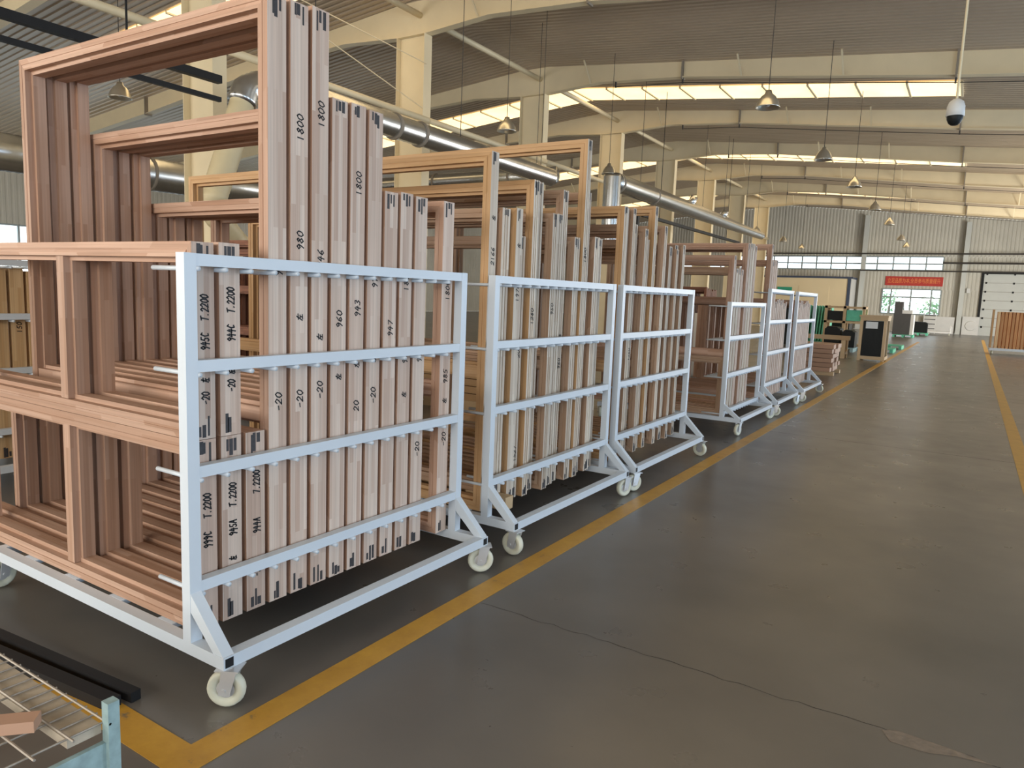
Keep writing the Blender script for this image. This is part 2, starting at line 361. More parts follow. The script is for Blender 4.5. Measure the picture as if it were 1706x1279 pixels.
# sectional door
d = struct(empty('door_1', (2.65, YF, 0))); s = MB(); s.box(-2.25, 2.25, .04, .06, 0, 4.03); s.build('backing', STEELD, d)
for i in range(7):
    s = MB(); s.box(-2.25, 2.25, -.02, .04, i * .575 + .01, (i + 1) * .575 - .01); s.build('panel', DOORM, d)
    for x_ in (-2.1, -.6): s = MB(); s.box(x_ - .05, x_ + .05, -.05, -.02, (i + 1) * .575 - .07, (i + 1) * .575 + .05); s.build('hinge', BLACK, d)
s = MB(); s.box(-2.4, -2.25, -.08, .05, 0, 4.1); s.box(2.25, 2.4, -.08, .05, 0, 4.1); s.box(-2.25, 2.25, -.08, .05, 4.03, 4.15); s.build('door_track', BLACK, d)
for x_, wd in ((-6.85, 'beside the cream room'), (-.75, 'right of the red banner')):
    s = MB(); s.box(x_ - .14, x_ + .14, YF - .42, YF - .4, 0, zc(x_) - .35); s.box(x_ - .14, x_ + .14, YF - .1, YF - .08, 0, zc(x_) - .35); s.box(x_ - .006, x_ + .006, YF - .4, YF - .1, 0, zc(x_) - .35)
    tag(s.build('end_wall_post', DOORM), 'tall cream steel post on the far wall %s' % wd, 'post')
for z_, x0, wd, r in ((5.28, -14, 'highest', .05), (4.68, -2, 'middle', .06), (4.13, -7, 'lowest', .045)):
    s = MB(); s.tube([(x0, YF - .5, z_), (8.5, YF - .5, z_)], r, 8); tag(s.build('wall_pipe', CABLE), '%s of the dark pipes running along the far wall' % wd, 'pipe')
m = empty('cream_room', (-10.2, 54.6, 0))
s = MB(); s.box(-3.1, 2.95, -.05, .05, 0, 3.45); s.build('front_panel', CREAM, m); s = MB(); s.box(2.95, 3.0, -.05, 2.3, 0, 3.45); s.build('side_panel', WBOARD, m)
s = MB(); s.box(-3.2, 3.05, -.1, 2.3, 3.45, 3.58); s.build('roof_trim', NAVY, m); s = MB(); s.box(2.75, 2.95, -.09, -.05, 0, 3.45); s.build('edge_trim', NAVY, m)
s = MB(); s.box(-.4, 1.6, -.075, -.05, 0, 2.9); s.build('door_leaf', CREAM, m)
tag(m, 'cream panelled room with a dark blue roof edge at the far wall', 'room')
s = MB(); s.box(-12.05, -11.05, 54.49, 54.53, 2.53, 2.78); tag(s.build('sign', SIGNG), 'small green sign on the cream room', 'sign')
s = MB(); s.box(-2.8, -.98, YF - .3, YF - .22, 0, 1.12); s.box(-2.78, -1.0, YF - .34, YF - .3, .5, .54); tag(s.build('leaning_board', WBOARD), 'white board panel left of the far post, under window', 'board')
s = MB(); s.box(-.55, .4, YF - .3, YF - .22, 0, 1.2); s.lathe([(.0, -.35), (.3, -.35), (.33, -.3)], 'y', (-.05, YF, .6), 16); tag(s.build('leaning_board', WBOARD), 'white board panel between far post and sectional door', 'board')
s = MB(); s.box(-.5, -.3, YF - .12, YF - .04, 2.75, 3.05); tag(s.build('switch_box', WBOARD), 'small grey box on wall left of sectional door', 'box')
# outside the windows
s = MB(); s.box(-60, 40, YF + .3, YF + 60, -.2, -.05); struct(s.build('ground_outside', PAVE))
for i, (x_, y_, h) in enumerate(((-2.6, 66, 3.0), (-6.2, 70, 3.6))):
    tr = empty('tree', (x_, y_, -.05)); s = MB(); s.tube([(0, 0, 0), (.05, 0, h * .5)], [.09, .06], 8); s.build('trunk', STEELD, tr)
    s = MB(); rnd = random.Random(i)
    for j in range(220):
        c_ = Vector((rnd.gauss(0, .6), rnd.gauss(0, .6), h * .62 + rnd.gauss(0, .45))); a = Vector((rnd.uniform(-1, 1), rnd.uniform(-1, 1), rnd.uniform(-1, 1))).normalized(); b2 = a.cross(Vector((.3, .5, .8))).normalized(); n = len(s.v)
        s.v += [tuple(c_ + .14 * a), tuple(c_ + .09 * b2), tuple(c_ - .14 * a), tuple(c_ - .09 * b2)]; s.f.append((n, n + 1, n + 2, n + 3))
    s.build('foliage', LEAF, tr); tag(tr, 'green tree outside the %s half of the far window' % ('right' if i == 0 else 'left'), 'tree')
# ------------------------------------------------------------------ lamps
def lamp_mesh():
    s = MB(); s.lathe([(.0, .26), (.05, .26), (.07, .2), (.13, .15), (.185, .06), (.215, -.03), (.222, -.05), (.21, -.045), (.18, .05), (.12, .135), (.0, .15)], 'z', n=24); return s.mesh('shade', True)
LM = lamp_mesh(); LM.materials.append(LAMP)
b_ = MB(); b_.lathe([(0, .12), (.04, .11), (.05, .03), (.03, -.02), (0, -.03)], n=12); BM = b_.mesh('bulb', True); BM.materials.append(WBOARD)
spots = [(-3.56, 14.1, 5.2), (-3.5, 19.6, 5.2), (-3.4, 24.3, 5.2), (-3.45, 30.2, 5.2), (-3.45, 35.7, 5.2), (-3.6, 43.9, 5.2), (-3.7, 49.0, 5.2), (-9.15, 13.9, 5.2), (-14.8, 8.4, 5.2), (-9.4, 19.8, 5.2), (-9.4, 31.4, 5.2), (-9.8, 38.6, 5.2), (-9.7, 44.3, 5.2), (-9.75, 50.0, 5.2)]
LW = ['nearest lamp over the aisle', 'second lamp over the aisle', 'third lamp over the aisle', 'fourth lamp over the aisle', 'fifth lamp over the aisle', 'sixth lamp over the aisle', 'farthest lamp over the aisle', 'lamp above the second rack', 'lamp seen through the tall frames of nearest rack', 'lamp by the bent duct end', 'lamp beside the long silver duct', 'lamp past the silver duct tip', 'lamp near cream room, left row', 'farthest lamp of the left row']
for (x_, y_, z_), wd in zip(spots, LW):
    o = empty('pendant_lamp', (x_, y_, z_)); link('shade', LM, None, o); link('bulb', BM, None, o)
    s = MB(); s.tube([(0, 0, .25), (0, 0, zc(x_) - z_ - .001)], .008, 6); s.build('suspension_wire', CABLE, o)
    tag(o, 'metal bell pendant lamp, %s' % wd, 'lamp', 'hanging bay lamps')
o = empty('dome_camera', (-.48, 12.0, 4.29)); o.scale = (.82, .82, 1); s = MB(); s.lathe([(0, .2), (.05, .2), (.11, .16), (.135, .1), (.14, -.03), (0, -.03)], n=24); s.build('housing', WBOARD, o, True)
s = MB(); s.lathe([(.125, -.03), (.12, -.07), (.09, -.125), (.05, -.15), (0, -.155)], n=20); s.build('dome', DARKPK, o, True)
s = MB(); s.tube([(0, 0, .2), (0, 0, zc(-.48) - 4.292)], .02, 8); s.build('pole', STEEL, o); tag(o, 'white dome security camera hanging on a pole over the aisle', 'camera')
# ------------------------------------------------------------------ ducts, rails
def duct_part(o, pts, r, mat=GALV, collars=(), rib=0, name='tube'):
    s = MB(); P = [Vector(p) for p in pts]; R = r if isinstance(r, list) else [r] * len(P)
    if rib:
        Q, S = [], []
        for i in range(len(P) - 1):
            n = max(2, int((P[i + 1] - P[i]).length / rib) * 2)
            for k in range(n): f_ = k / n; Q.append(P[i].lerp(P[i + 1], f_)); S.append((R[i] * (1 - f_) + R[i + 1] * f_) * (1 if k % 2 else .975))
        Q.append(P[-1]); S.append(R[-1]); P, R = Q, S
    s.tube(P, R, 20); s.build(name, mat, o, True)
    for p, q, rr_ in collars: s = MB(); s.tube([p, q], rr_, 20); s.build('collar', STEELD, o, True)
def hang(o, pts):
    for x_, y_, z_ in pts: s = MB(); s.tube([(x_, y_, z_), (x_, y_, zc(x_) - .002)], .008, 6); s.build('hanger_rod', CABLE, o)
o = empty('spiral_duct'); duct_part(o, [(-8.9, 19.2, 4.82), (-8.9, 26.5, 4.80), (-8.9, 33.5, 4.76), (-8.9, 36, 4.76)], [.27, .26, .19, .17], collars=[((-8.9, y_, 4.8), (-8.9, y_ + .06, 4.8), .29 - .006 * (y_ - 19)) for y_ in (19.3, 22, 25.5, 29)], rib=.12)
duct_part(o, [(-8.9, 19.0, 4.98), (-8.9, 19.0, 4.6), (-8.9, 19.0, 3.0)], .25, rib=.12, name='drop')
for y_, zz in ((25.6, 5.0), (29.5, 4.95)): s = MB(); s.tube([(-8.9, y_, 4.9), (-8.75, y_, zz + .25)], .13, 14); s.build('branch_stub', GALV, o, True)
hang(o, [(-8.9, 21, 5.0), (-8.9, 27, 5.0), (-8.9, 33, 4.9)]); tag(o, 'long silver spiral duct with an end drop, pointing down the hall', 'duct')
o = empty('spiral_duct'); duct_part(o, [(-9, 7.6, 4.47), (-9, 15.7, 4.42)], .21, collars=[((-9, y_, 4.45), (-9, y_ + .05, 4.45), .235) for y_ in (10.0, 10.7, 13)], rib=.14)
duct_part(o, [(-9, 6.86, 4.12), (-9, 6.62, 3.4), (-9, 6.38, 2.75), (-9.06, 6.45, 2.5), (-9.18, 6.85, 2.25), (-9.2, 7.05, 2.1), (-9.2, 7.05, 1.952)], [.17, .18, .18, .17, .14, .13, .13], PANELY, rib=.05, name='flexible_hose')
duct_part(o, [(-9, 6.84, 4.1), (-9, 6.92, 4.30), (-9, 7.15, 4.43), (-9, 7.6, 4.47)], .2, rib=.08, name='elbow')
hang(o, [(-9, 8.2, 4.65), (-9, 12, 4.65), (-9, 15.2, 4.6)]); tag(o, 'dark shiny duct with silver elbow and cream ribbed hose behind nearest rack', 'duct')
o = empty('spiral_duct'); duct_part(o, [(-16, 17, 4.72), (-9.6, 17, 4.72)], .22, collars=[((x_, 17, 4.72), (x_ + .05, 17, 4.72), .245) for x_ in (-13.6, -11)], rib=.14); hang(o, [(-15, 17, 4.9), (-10.2, 17, 4.9)])
tag(o, 'spiral duct running crosswise behind the second rack frames', 'duct')
o = empty('spiral_duct'); duct_part(o, [(-16.6, 4, 3.95), (-16.6, 16, 4.1)], .38, rib=.16, collars=[((-16.6, 10, 4.03), (-16.6, 10.06, 4.03), .4)]); hang(o, [(-16.6, 5, 4.3), (-16.6, 15, 4.4)])
tag(o, 'thick dark duct at the far left behind nearest rack', 'duct')
for z_, wd, r in ((4.33, 'upper', .05), (4.07, 'lower', .03)):
    o = empty('black_rail', (-9.0, 0, z_)); s = MB(); s.box(-r, r, -2, 6.5, -r, r); s.build('beam', BLACK, o)
    for y_ in (1, 5.2):
        s = MB(); s.box(-.01, .01, y_, y_ + .02, r, (zc(-9.0) - z_ - .002) if wd == 'upper' else .21); s.build('hanger', BLACK, o)
    tag(o, '%s black overhead rail left of the tall frames' % wd, 'rail')
o = empty('black_rail', (-9.4, 0, 4.28)); s = MB(); s.box(-.05, .05, 22, 34, -.05, .05); s.build('beam', BLACK, o); s = MB(); s.box(-.06, .06, 22, 22.15, -.9, -.05); s.build('drop', BLACK, o)
for y_ in (24, 32): s = MB(); s.box(-.008, .008, y_, y_ + .016, .05, zc(-9.4) - 4.282); s.build('hanger', BLACK, o)
tag(o, 'black overhead rail under the long silver duct', 'rail')
# ------------------------------------------------------------------ racks
PEG = MB().tube([(0, 0, 0), (-.29, 0, 0)], .0095, 8).mesh('peg', True); PEG.materials.append(WHITE)
wh = MB(); wh.lathe([(.035, -.012), (.05, -.016), (.062, -.02), (.070, -.016), (.074, 0), (.070, .016), (.062, .02), (.05, .016), (.035, .012)], 'x', n=24, close=True); WHL = wh.mesh('wheel', True); WHL.materials.append(RUBBER)
hb = MB(); hb.lathe([(0, -.016), (.036, -.012), (.036, .012), (0, .016)], 'x', n=16); HUB = hb.mesh('hub'); HUB.materials.append(ZINC)
fk = MB()
for sx in (-1, 1): fk.prism([(-.022, -.02), (.022, -.02), (.05, .083), (-.03 + .02, .083)], 'x', sx * .026 - .002, sx * .026 + .002)
fk.box(-.04, .04, -.03, .06, .083, .088); fk.lathe([(.0, .088), (.03, .088), (.03, .092), (0, .092)], n=12); fk.tube([(-.032, 0, 0), (.032, 0, 0)], .008, 8)
FORK = fk.mesh('fork'); FORK.materials.append(ZINC)
def rack(X, Y0, Y1, rails, label, back=1.63, npeg=14, peg0=.057, pitch=.1165, turn=(), full=True):
    r = empty('frame_rack', (X, Y0, 0)); Ln = Y1 - Y0; zt = rails[0]
    T = .05
    for y_ in (0, Ln - T): s = MB(); s.box(-T, 0, y_, y_ + T, .21, zt); s.build('post', WHITE, r)
    for z_ in rails:
        s = MB(); s.box(-T + .004, -.002, T, Ln - T, z_ - .046, z_ - .001); ro = s.build('rail', WHITE, r)
        for i in range(npeg):
            p = link('peg', PEG, None, ro); p.location = (.003, peg0 + i * pitch, z_ - .056)
    f = .2
    s = MB(); s.box(f - T, f, T, Ln - T, .16, .21); s.build('front_beam', WHITE, r)
    s = MB(); s.box(-back - T, -back, T, Ln - T, .16, .21); s.build('rear_beam', WHITE, r)
    for y_ in (0, Ln - T):
        s = MB(); s.box(-back - T, f, y_, y_ + T, .16, .21); e_ = s.build('side_beam', WHITE, r)
        s = MB(); s.box(f, f + .0008, y_ + .007, y_ + T - .007, .167, .203); s.build('tube_end_shade', BLACK, e_)  # black plate stands for the shade inside a hollow tube; the beam is solid
        s = MB(); s.prism([(f - .005, .21), (f - .065, .21), (-.004, rails[-1] - .11), (-.004, rails[-1] - .035)] if rails[-1] > .4 else [(f - .005, .21), (f - .065, .21), (-.004, .3), (-.004, .37)], 'y', y_ + .002, y_ + T - .002); s.build('brace', WHITE, r)
    for i, x_ in enumerate((-.25, -.62, -1.0, -1.38)):
        s = MB(); s.box(x_ - .05, x_ + .05, T, Ln - T, .19, .2105); s.build('slat', BLUEW, r)
    for i, (cx, cy) in enumerate(((f - .025, .03), (f - .025, Ln - .03), (-back - .02, .03), (-back - .02, Ln - .03))):
        c = link('caster', FORK, None, r); c.location = (cx, cy, .0745 - .006); c.rotation_euler = (0, 0, math.radians(turn[i] if i < len(turn) else 30 * i)); c.scale = (1, 1, .98)
        c.location.z = .0745
        w_ = link('wheel', WHL, None, c); h_ = link('hub', HUB, None, c)
    tag(r, label, 'rack', 'frame racks'); return r
RA = [1.70, 1.305, .90, .447]
rack(-2.42, 1.59, 3.33, RA, 'white steel wheeled rack nearest the camera holding tall frames', turn=(-60, -50, 10, 20))
rack(-2.42, 3.615, 5.355, RA, 'white steel wheeled rack, second along the yellow line', turn=(-95, -20, 30, 10))
rack(-2.42, 5.49, 7.29, RA, 'white steel wheeled rack, third along the yellow line', turn=(-30, -100, 30, 10))
rack(-2.42, 8.66, 10.36, [1.595, 1.185, .735, .29], 'lower white wheeled rack, fourth along the line after a gap', turn=(-10, -30, 30, 10))
rack(-2.42, 10.62, 12.13, [1.80, 1.355, .905, .45], 'white wheeled rack, fifth along the yellow line', turn=(-80, -20, 30, 10), npeg=12)
rack(-2.42, 12.5, 14.2, [1.80, 1.345, .90, .45], 'white wheeled rack, farthest along the yellow line', turn=(-80, -100, 30, 10))
rack(-6.0, 1.45, 3.19, RA, 'white wheeled rack in the row behind nearest rack')
rack(-6.2, 5.6, 7.34, RA, 'white wheeled rack of dark frames behind the second rack')
rack(-6.0, 18.9, 20.6, RA, 'white wheeled rack of dark red frames behind the fourth rack')
# ------------------------------------------------------------------ window frames
def prof(T, groove):
    p = [(0, 0), (.028, 0), (.029, .003), (.032, .003), (.033, 0), (.058, 0), (.058, .032), (.078, .032), (.078, T), (0, T)]
    if groove:
        a, b_ = T * .34, T * .68
        p += [(0, b_ + .005), (.007, b_ + .005), (.007, b_ - .005), (0, b_ - .005), (0, a + .005), (.007, a + .005), (.007, a - .005), (0, a - .005)]
    return p
def member(name, P, o, du, dv, dl, Ln, mitre, mat, parent):
    o, du, dv, dl = Vector(o), Vector(du), Vector(dv), Vector(dl); n = len(P); v = []; f = []
    for e in (0, 1):
        for u, q in P: v.append(tuple(o + u * du + q * dv + dl * ((u if mitre else 0) if e == 0 else Ln - (u if mitre else 0))))
    per = [0.0]
    for i in range(n): a, b_ = P[i], P[(i + 1) % n]; per.append(per[-1] + math.hypot(a[0] - b_[0], a[1] - b_[1]))
    flip = du.cross(dv).dot(dl) < 0
    area_ = sum(P[i][0] * P[(i + 1) % n][1] - P[(i + 1) % n][0] * P[i][1] for i in range(n))
    if area_ < 0: flip = not flip
    off = random.uniform(0, 50); offl = random.uniform(0, 50); uv = []
    for i in range(n):
        j = (i + 1) % n; q = [i, j, n + j, n + i]; c = [(offl, off + per[i]), (offl, off + per[i + 1]), (offl + Ln, off + per[i + 1]), (offl + Ln, off + per[i])]
        if flip: q.reverse(); c.reverse()
        f.append(q); uv += c
    for e in (0, 1):
        q = list(range(e * n, e * n + n)); c = [(offl + P[i][1], off + P[i][0]) for i in range(n)]
        if (e == 0) != flip: q.reverse(); c.reverse()
        f.append(q); uv += c
    me = bpy.data.meshes.new(name); me.from_pydata(v, [], f); ul = me.uv_layers.new(name='UVMap')
    for i, c in enumerate(uv): ul.data[i].uv = c
    if mitre and name == 'stile' and mat.name in EDGE:
        me.materials.append(mat); me.materials.append(EDGE[mat.name])
        for i in range(n): me.polygons[i].material_index = 1 if P[i][0] < .009 and P[(i + 1) % n][0] < .009 else 0
    me.update(); return link(name, me, mat, parent)
GLY = {'0': [[(.5, 1), (.15, .75), (.12, .3), (.45, 0), (.8, .25), (.85, .7), (.5, 1)]], '1': [[(.35, .95), (.5, 0)]], '2': [[(.1, .75), (.4, 1), (.8, .8), (.6, .45), (.1, .03), (.9, .08)]],
 '3': [[(.15, .9), (.6, 1), (.75, .75), (.4, .55), (.8, .35), (.55, 0), (.1, .1)]], '4': [[(.45, 1), (.1, .4), (.9, .45)], [(.65, .8), (.55, -.1)]], '5': [[(.85, 1), (.3, .95), (.2, .55), (.7, .5), (.75, .15), (.4, 0), (.1, .1)]],
 '6': [[(.7, 1), (.25, .6), (.15, .2), (.5, 0), (.8, .2), (.6, .45), (.2, .3)]], '7': [[(.1, .9), (.85, .95), (.4, 0)]], '8': [[(.5, .55), (.2, .8), (.5, 1), (.75, .8), (.5, .55), (.15, .25), (.5, 0), (.85, .25), (.5, .55)]],
 '9': [[(.8, .75), (.45, 1), (.15, .75), (.4, .5), (.8, .7), (.7, .3), (.5, -.1)]], '-': [[(.15, .45), (.8, .5)]], '.': [[(.35, .05), (.5, .1)]], 'A': [[(.05, 0), (.5, 1), (.85, 0)], [(.25, .4), (.75, .4)]], 'C': [[(.85, .85), (.45, 1), (.15, .5), (.4, .05), (.85, .15)]],
 'T': [[(.05, .9), (1.0, 1)], [(.55, .95), (.4, 0)]], 'Z': [[(.05, .75), (.95, .8)], [(.5, 1.05), (.05, .1)], [(.35, .45), (.85, .5)], [(.6, .48), (.6, .1)], [(.3, .05), (1.0, .1)]]}
def scribble(parent, txt, x, y, z, h=.034, adv=.028, wdt=.0058):
    """marker writing that runs up a stile edge: glyph tops point to -Y"""
    s = MB(); tot = adv * len(txt); jit = random.Random(txt + str(round(z, 2)))
    for i, ch in enumerate(txt):
        for st in GLY.get(ch, []):
            pts = [(y - (q - .5) * h + jit.uniform(-.001, .001), z - tot / 2 + i * adv + (p + .25 * (q - .5)) * adv * .95) for p, q in st]
            for (ya, za), (yb, zb) in zip(pts[:-1], pts[1:]):
                dx, dz = yb - ya, zb - za; l = math.hypot(dx, dz) or 1; nx, nz = -dz / l * wdt / 2, dx / l * wdt / 2; ex, ez = dx / l * wdt * .3, dz / l * wdt * .3
                n = len(s.v); s.v += [(x, ya + nx - ex, za + nz - ez), (x, ya - nx - ex, za - nz - ez), (x, yb - nx + ex, zb - nz + ez), (x, yb + nx + ex, zb + nz + ez)]; s.f.append((n, n + 1, n + 2, n + 3))
    o = s.build('handwriting', INK, parent); o['label'] = 'black marker writing'; return o
def window_frame(X, Y, T, Z0, Z1, Wd, label, group, mat=W_PINK, mull=(), trans=(), groove=False, marks='tb', text=(), rz=0, name='wooden_casement'):
    """outer stile edge at X (facing the aisle), frame plane spans -X, thickness +Y"""
    H = Z1 - Z0; r = empty(name, (X, Y, Z0), rz); P = prof(T, groove)
    st = member('stile', P, (0, 0, 0), (-1, 0, 0), (0, 1, 0), (0, 0, 1), H, True, mat, r)
    member('stile', P, (-Wd, 0, 0), (1, 0, 0), (0, 1, 0), (0, 0, 1), H, True, mat, r)
    member('top_rail', P, (0, 0, H), (0, 0, -1), (0, 1, 0), (-1, 0, 0), Wd, True, mat, r)
    member('bottom_rail', P, (0, 0, 0), (0, 0, 1), (0, 1, 0), (-1, 0, 0), Wd, True, mat, r)
    B = [(-.03, .004), (.03, .004), (.03, .034), (.048, .034), (.048, T - .002), (-.048, T - .002), (-.048, .034), (-.03, .034)]
    for mx in mull: member('mullion', B, (-mx, 0, .06), (-1, 0, 0), (0, 1, 0), (0, 0, 1), H - .12, False, mat, r)
    for tz in trans: member('transom', B, (-.06, 0, tz), (0, 0, -1), (0, 1, 0), (-1, 0, 0), Wd - .12, False, mat, r)
    rnd = random.Random(round(X * 100 + Y * 1000))
    for e in marks:
        s = MB(); n = rnd.choice((2, 3, 3))
        for i in range(n):
            yy = T * (.28 + .2 * i) + rnd.uniform(-.004, .004); l = rnd.uniform(.03, .085); wv = rnd.uniform(.004, .0095); z_ = .004 + rnd.uniform(0, .01)
            s.box(0, .0007, yy - wv, yy + wv, (H - z_ - l) if e == 't' else z_, (H - z_) if e == 't' else z_ + l)
        o = s.build('joint_sealant', STAIN, st); o['label'] = 'black sealant smears on the corner joint'
    for txt, z_ in text: scribble(st, txt, .0008, T * .55, z_ - Z0, adv=.017 if H < 1 else .028)
    tag(r, label, 'window frame', group); return r
G1 = 'frames in the nearest rack'; XF = -2.478; p1 = lambda i: 1.59 + .057 + .1165 * i + .011
ZB = .2115
small = [(0, 0, .985, 'lower', (('T.2200', .72), ('999C', .58)), '999C'), (0, .987, 1.745, 'upper', (('T.2200', 1.50), ('945C', 1.37), ('Z', 1.22), ('-20', 1.15)), '945C'),
         (1, 0, .985, 'lower', (('T.2200', .74), ('945A', .60), ('Z', .47)), '945A'), (1, .987, 1.75, 'upper', (('T.2200', 1.53), ('944C', 1.40), ('Z', 1.245), ('-20', 1.19)), '944C'),
         (2, 0, .985, 'lower', (('7.2200', .77), ('944A', .58), ('-20', .38)), '944A')]
for i, z0, z1, wd, tx, mk in small:
    window_frame(XF, p1(i), .094, z0 or ZB, z1, (1.95, 2.3, 2.05)[i], '%s two-light frame marked %s, in the %s slot of nearest rack' % (wd, mk, ORD[i]), G1, mull=(.97,), text=tx)
tall = [(3, 2.75, (('97', 1.66), ('-20', 1.10)), 'F', 'leftmost of the three tallest'), (4, 2.755, (('1800', 2.26), ('980', 1.79), ('Z', 1.46), ('-20', 1.10)), '', 'marked 980, second of the three tallest'), (5, 2.77, (('1800', 2.34), ('946', 1.72), ('Z', 1.37), ('-20', 1.13)), '', 'marked 946, third of the three tallest'),
        (6, 2.425, (('960', 1.45), ('Z', 1.18)), '', 'marked 960'), (7, 2.43, (('1800', 2.08), ('943', 1.50), ('Z', 1.23), ('20', 1.03)), '', 'marked 943'), (8, 2.425, (('977', 1.64), ('Z', 1.25), ('-20', 1.07)), '', 'marked 977'),
        (9, 2.07, (('947', 1.40),), '', 'marked 947'), (10, 2.08, (('180', 1.63), ('98', 1.24), ('Z', 1.05)), '', 'with a partly hidden 180 under the top rail'), (11, 2.075, (('94', 1.24), ('-20', .74)), '', 'marked 94'), (13, 2.08, (('1800', 1.60), ('985', 1.12), ('Z', .98), ('-20', .76)), '', 'marked 985 beside the right post')]
for i, zt, tx, _, wd in tall:
    window_frame(XF, p1(i), .094, ZB, zt, 2.02 + random.uniform(-.03, .03), 'pink wooden window frame, %s tall one from the left in nearest rack%s' % (ORD[i - 3 if i < 13 else 9], ', ' + wd if 'marked' in wd and ',' not in wd and 'beside' not in wd else ''), G1, trans=(.83,), text=tx)
G2 = 'frames in the second rack'
for i, (zt, wd_, dx) in enumerate([(2.44, 3.0, .045), (2.12, 1.5, .0), (2.13, 2.6, 0), (1.97, 1.6, .0), (2.34, 1.9, 0), (2.35, 2.4, .01), (2.15, 1.5, 0), (2.16, 1.7, 0), (2.34, 2.2, 0), (2.02, 1.6, 0), (2.73, 2.6, 0), (2.37, 2.0, 0), (2.05, 1.8, 0), (2.05, 1.6, 0)]):
    pale = i in (0, 2, 4, 10); tx = {0: (('2166', 1.82), ('Z', 2.05)), 2: (('1976', 1.60), ('Z', 1.9)), 4: (('1280', 1.45),), 6: (('950', 1.5),), 8: (('Z', 1.3), ('960', 1.1)), 10: (('1800', 1.9),), 3: (('1527', .52), ('20', 1.2))}.get(i, ())
    window_frame(XF - dx - (0, .03, 0, .05, .02, .06, .0, .03, .055, .01, .0, .04, .02, .05)[i], 3.615 + .057 + .1165 * i + .010, (.08, .09, .075, .085, .07, .092, .068, .09, .075, .085, .07, .06, .085, .08)[i], .2965 if i == 1 else ZB, zt, wd_, '%s wooden frame, %s from the left post of the second rack' % ('pale orange tall' if pale else 'beige grooved', ORD[i]), G2, W_PALE if pale else W_BEIGE, groove=i not in (0, 2), trans=(.9,) if i % 3 == 0 else (), text=tx)
G3 = 'frames in the third rack'
for i, (zt, wd_) in enumerate([(2.34, 2.6), (2.34, 1.8), (2.35, 2.0), (2.23, 1.6), (2.2, 1.6), (2.12, 1.5), (2.42, 2.3), (2.12, 1.5), (2.27, 1.9), (2.0, 1.5), (2.1, 1.6), (2.08, 1.6), (2.13, 1.7), (2.14, 1.7)]):
    window_frame(XF - (.0, .05, .02, .06, .0, .04, .01, .07, .0, .05, .03, .0, .06, .02)[i], 5.49 + .057 + .1165 * i + .010, (.07, .09, .06, .085, .07, .09, .065, .08, .07, .09, .075, .06, .085, .07)[i], ZB, zt, wd_, 'grooved wooden frame, %s from the left post of the third rack' % ORD[i], G3, W_PALE if i in (0, 6) else W_BEIGE, groove=True, trans=(.8,) if i % 4 == 0 else (), text={3: (('1260', 1.1),), 9: (('Z', 1.3),), 12: (('970', 1.35),)}.get(i, ()))
G4 = 'frames in the fourth rack'
for i, zt, wd_, mt in [(0, .92, .95, W_BEIGE), (1, 2.15, 2.2, W_PINK), (2, 2.0, 1.6, W_BEIGE), (3, 2.02, 1.5, W_BEIGE), (4, 2.0, 1.5, W_PINK), (6, 2.34, 2.2, W_PINK), (7, 2.35, 2.0, W_BEIGE), (8, 2.35, 2.0, W_BEIGE), (9, 2.33, 2.0, W_PINK)]:
    window_frame(XF, 8.66 + .067 + .1165 * i, .092, ZB, zt, wd_, 'wooden window frame in slot %s of the fourth rack%s' % (ORD[i], ', low with a square opening' if i == 0 else ''), G4, mt, groove=True, trans=(.75,) if i == 1 else ())
for R, Y0, G, wd, hs in (('fifth', 10.62, 'frames in the fifth rack', 'fifth', [2.42, 2.2, 2.2, 2.22, 1.62, 1.65, 1.66, 1.64, 1.66, 1.6, 1.62]), ('sixth', 12.5, 'frames in the farthest rack', 'farthest', [1.66, 1.64, 1.66, 1.62, 1.66, 1.65, 1.6, 1.62, 1.65, 1.66, 1.62, 1.6])):
    for i, zt in enumerate(hs):
        window_frame(XF, Y0 + .067 + .1165 * i, .09, ZB, zt, 1.5 + .1 * (i % 3), 'pinkish wooden frame, %s from the left post of the %s rack' % (ORD[i], wd), G, W_PINK, groove=True, marks='t')
# second row
for i, zt in enumerate([1.62, 1.64, 1.6, 1.63, 2.08, 1.64, 1.62, 1.6, 1.63, 1.64, 1.62, 1.6]):
    window_frame(-6.06, 1.45 + .067 + .1165 * i, .092, ZB, zt, 1.6, 'honey coloured frame, %s from the left in the rack behind nearest rack' % ORD[i], 'frames behind nearest rack', W_HONEY, marks='b', text=(('150', 1.2),) if i % 3 == 0 else ())
for i, zt in enumerate([2.1, 2.0, 2.05, 1.8, 2.1, 1.9, 2.0, 2.1, 2.05, 1.7]):
    window_frame(-6.26, 5.6 + .067 + .1165 * i, .092, ZB, zt, 1.8, 'dark stained frame, %s from the left in the rack behind second rack' % ORD[i], 'dark frames behind second rack', W_DARK, trans=(.8, 1.3), marks='')
for i, zt in enumerate([1.95, 1.9, 1.92, 1.9, 1.85, 1.9, 1.88, 1.9]):
    window_frame(-6.06, 18.9 + .067 + .1165 * (i + 2), .092, ZB, zt, 1.5, 'dark red frame, %s from the left in the rack behind fourth rack' % ORD[i], 'dark red frames behind fourth rack', W_DARK, mull=(.5,), marks='')
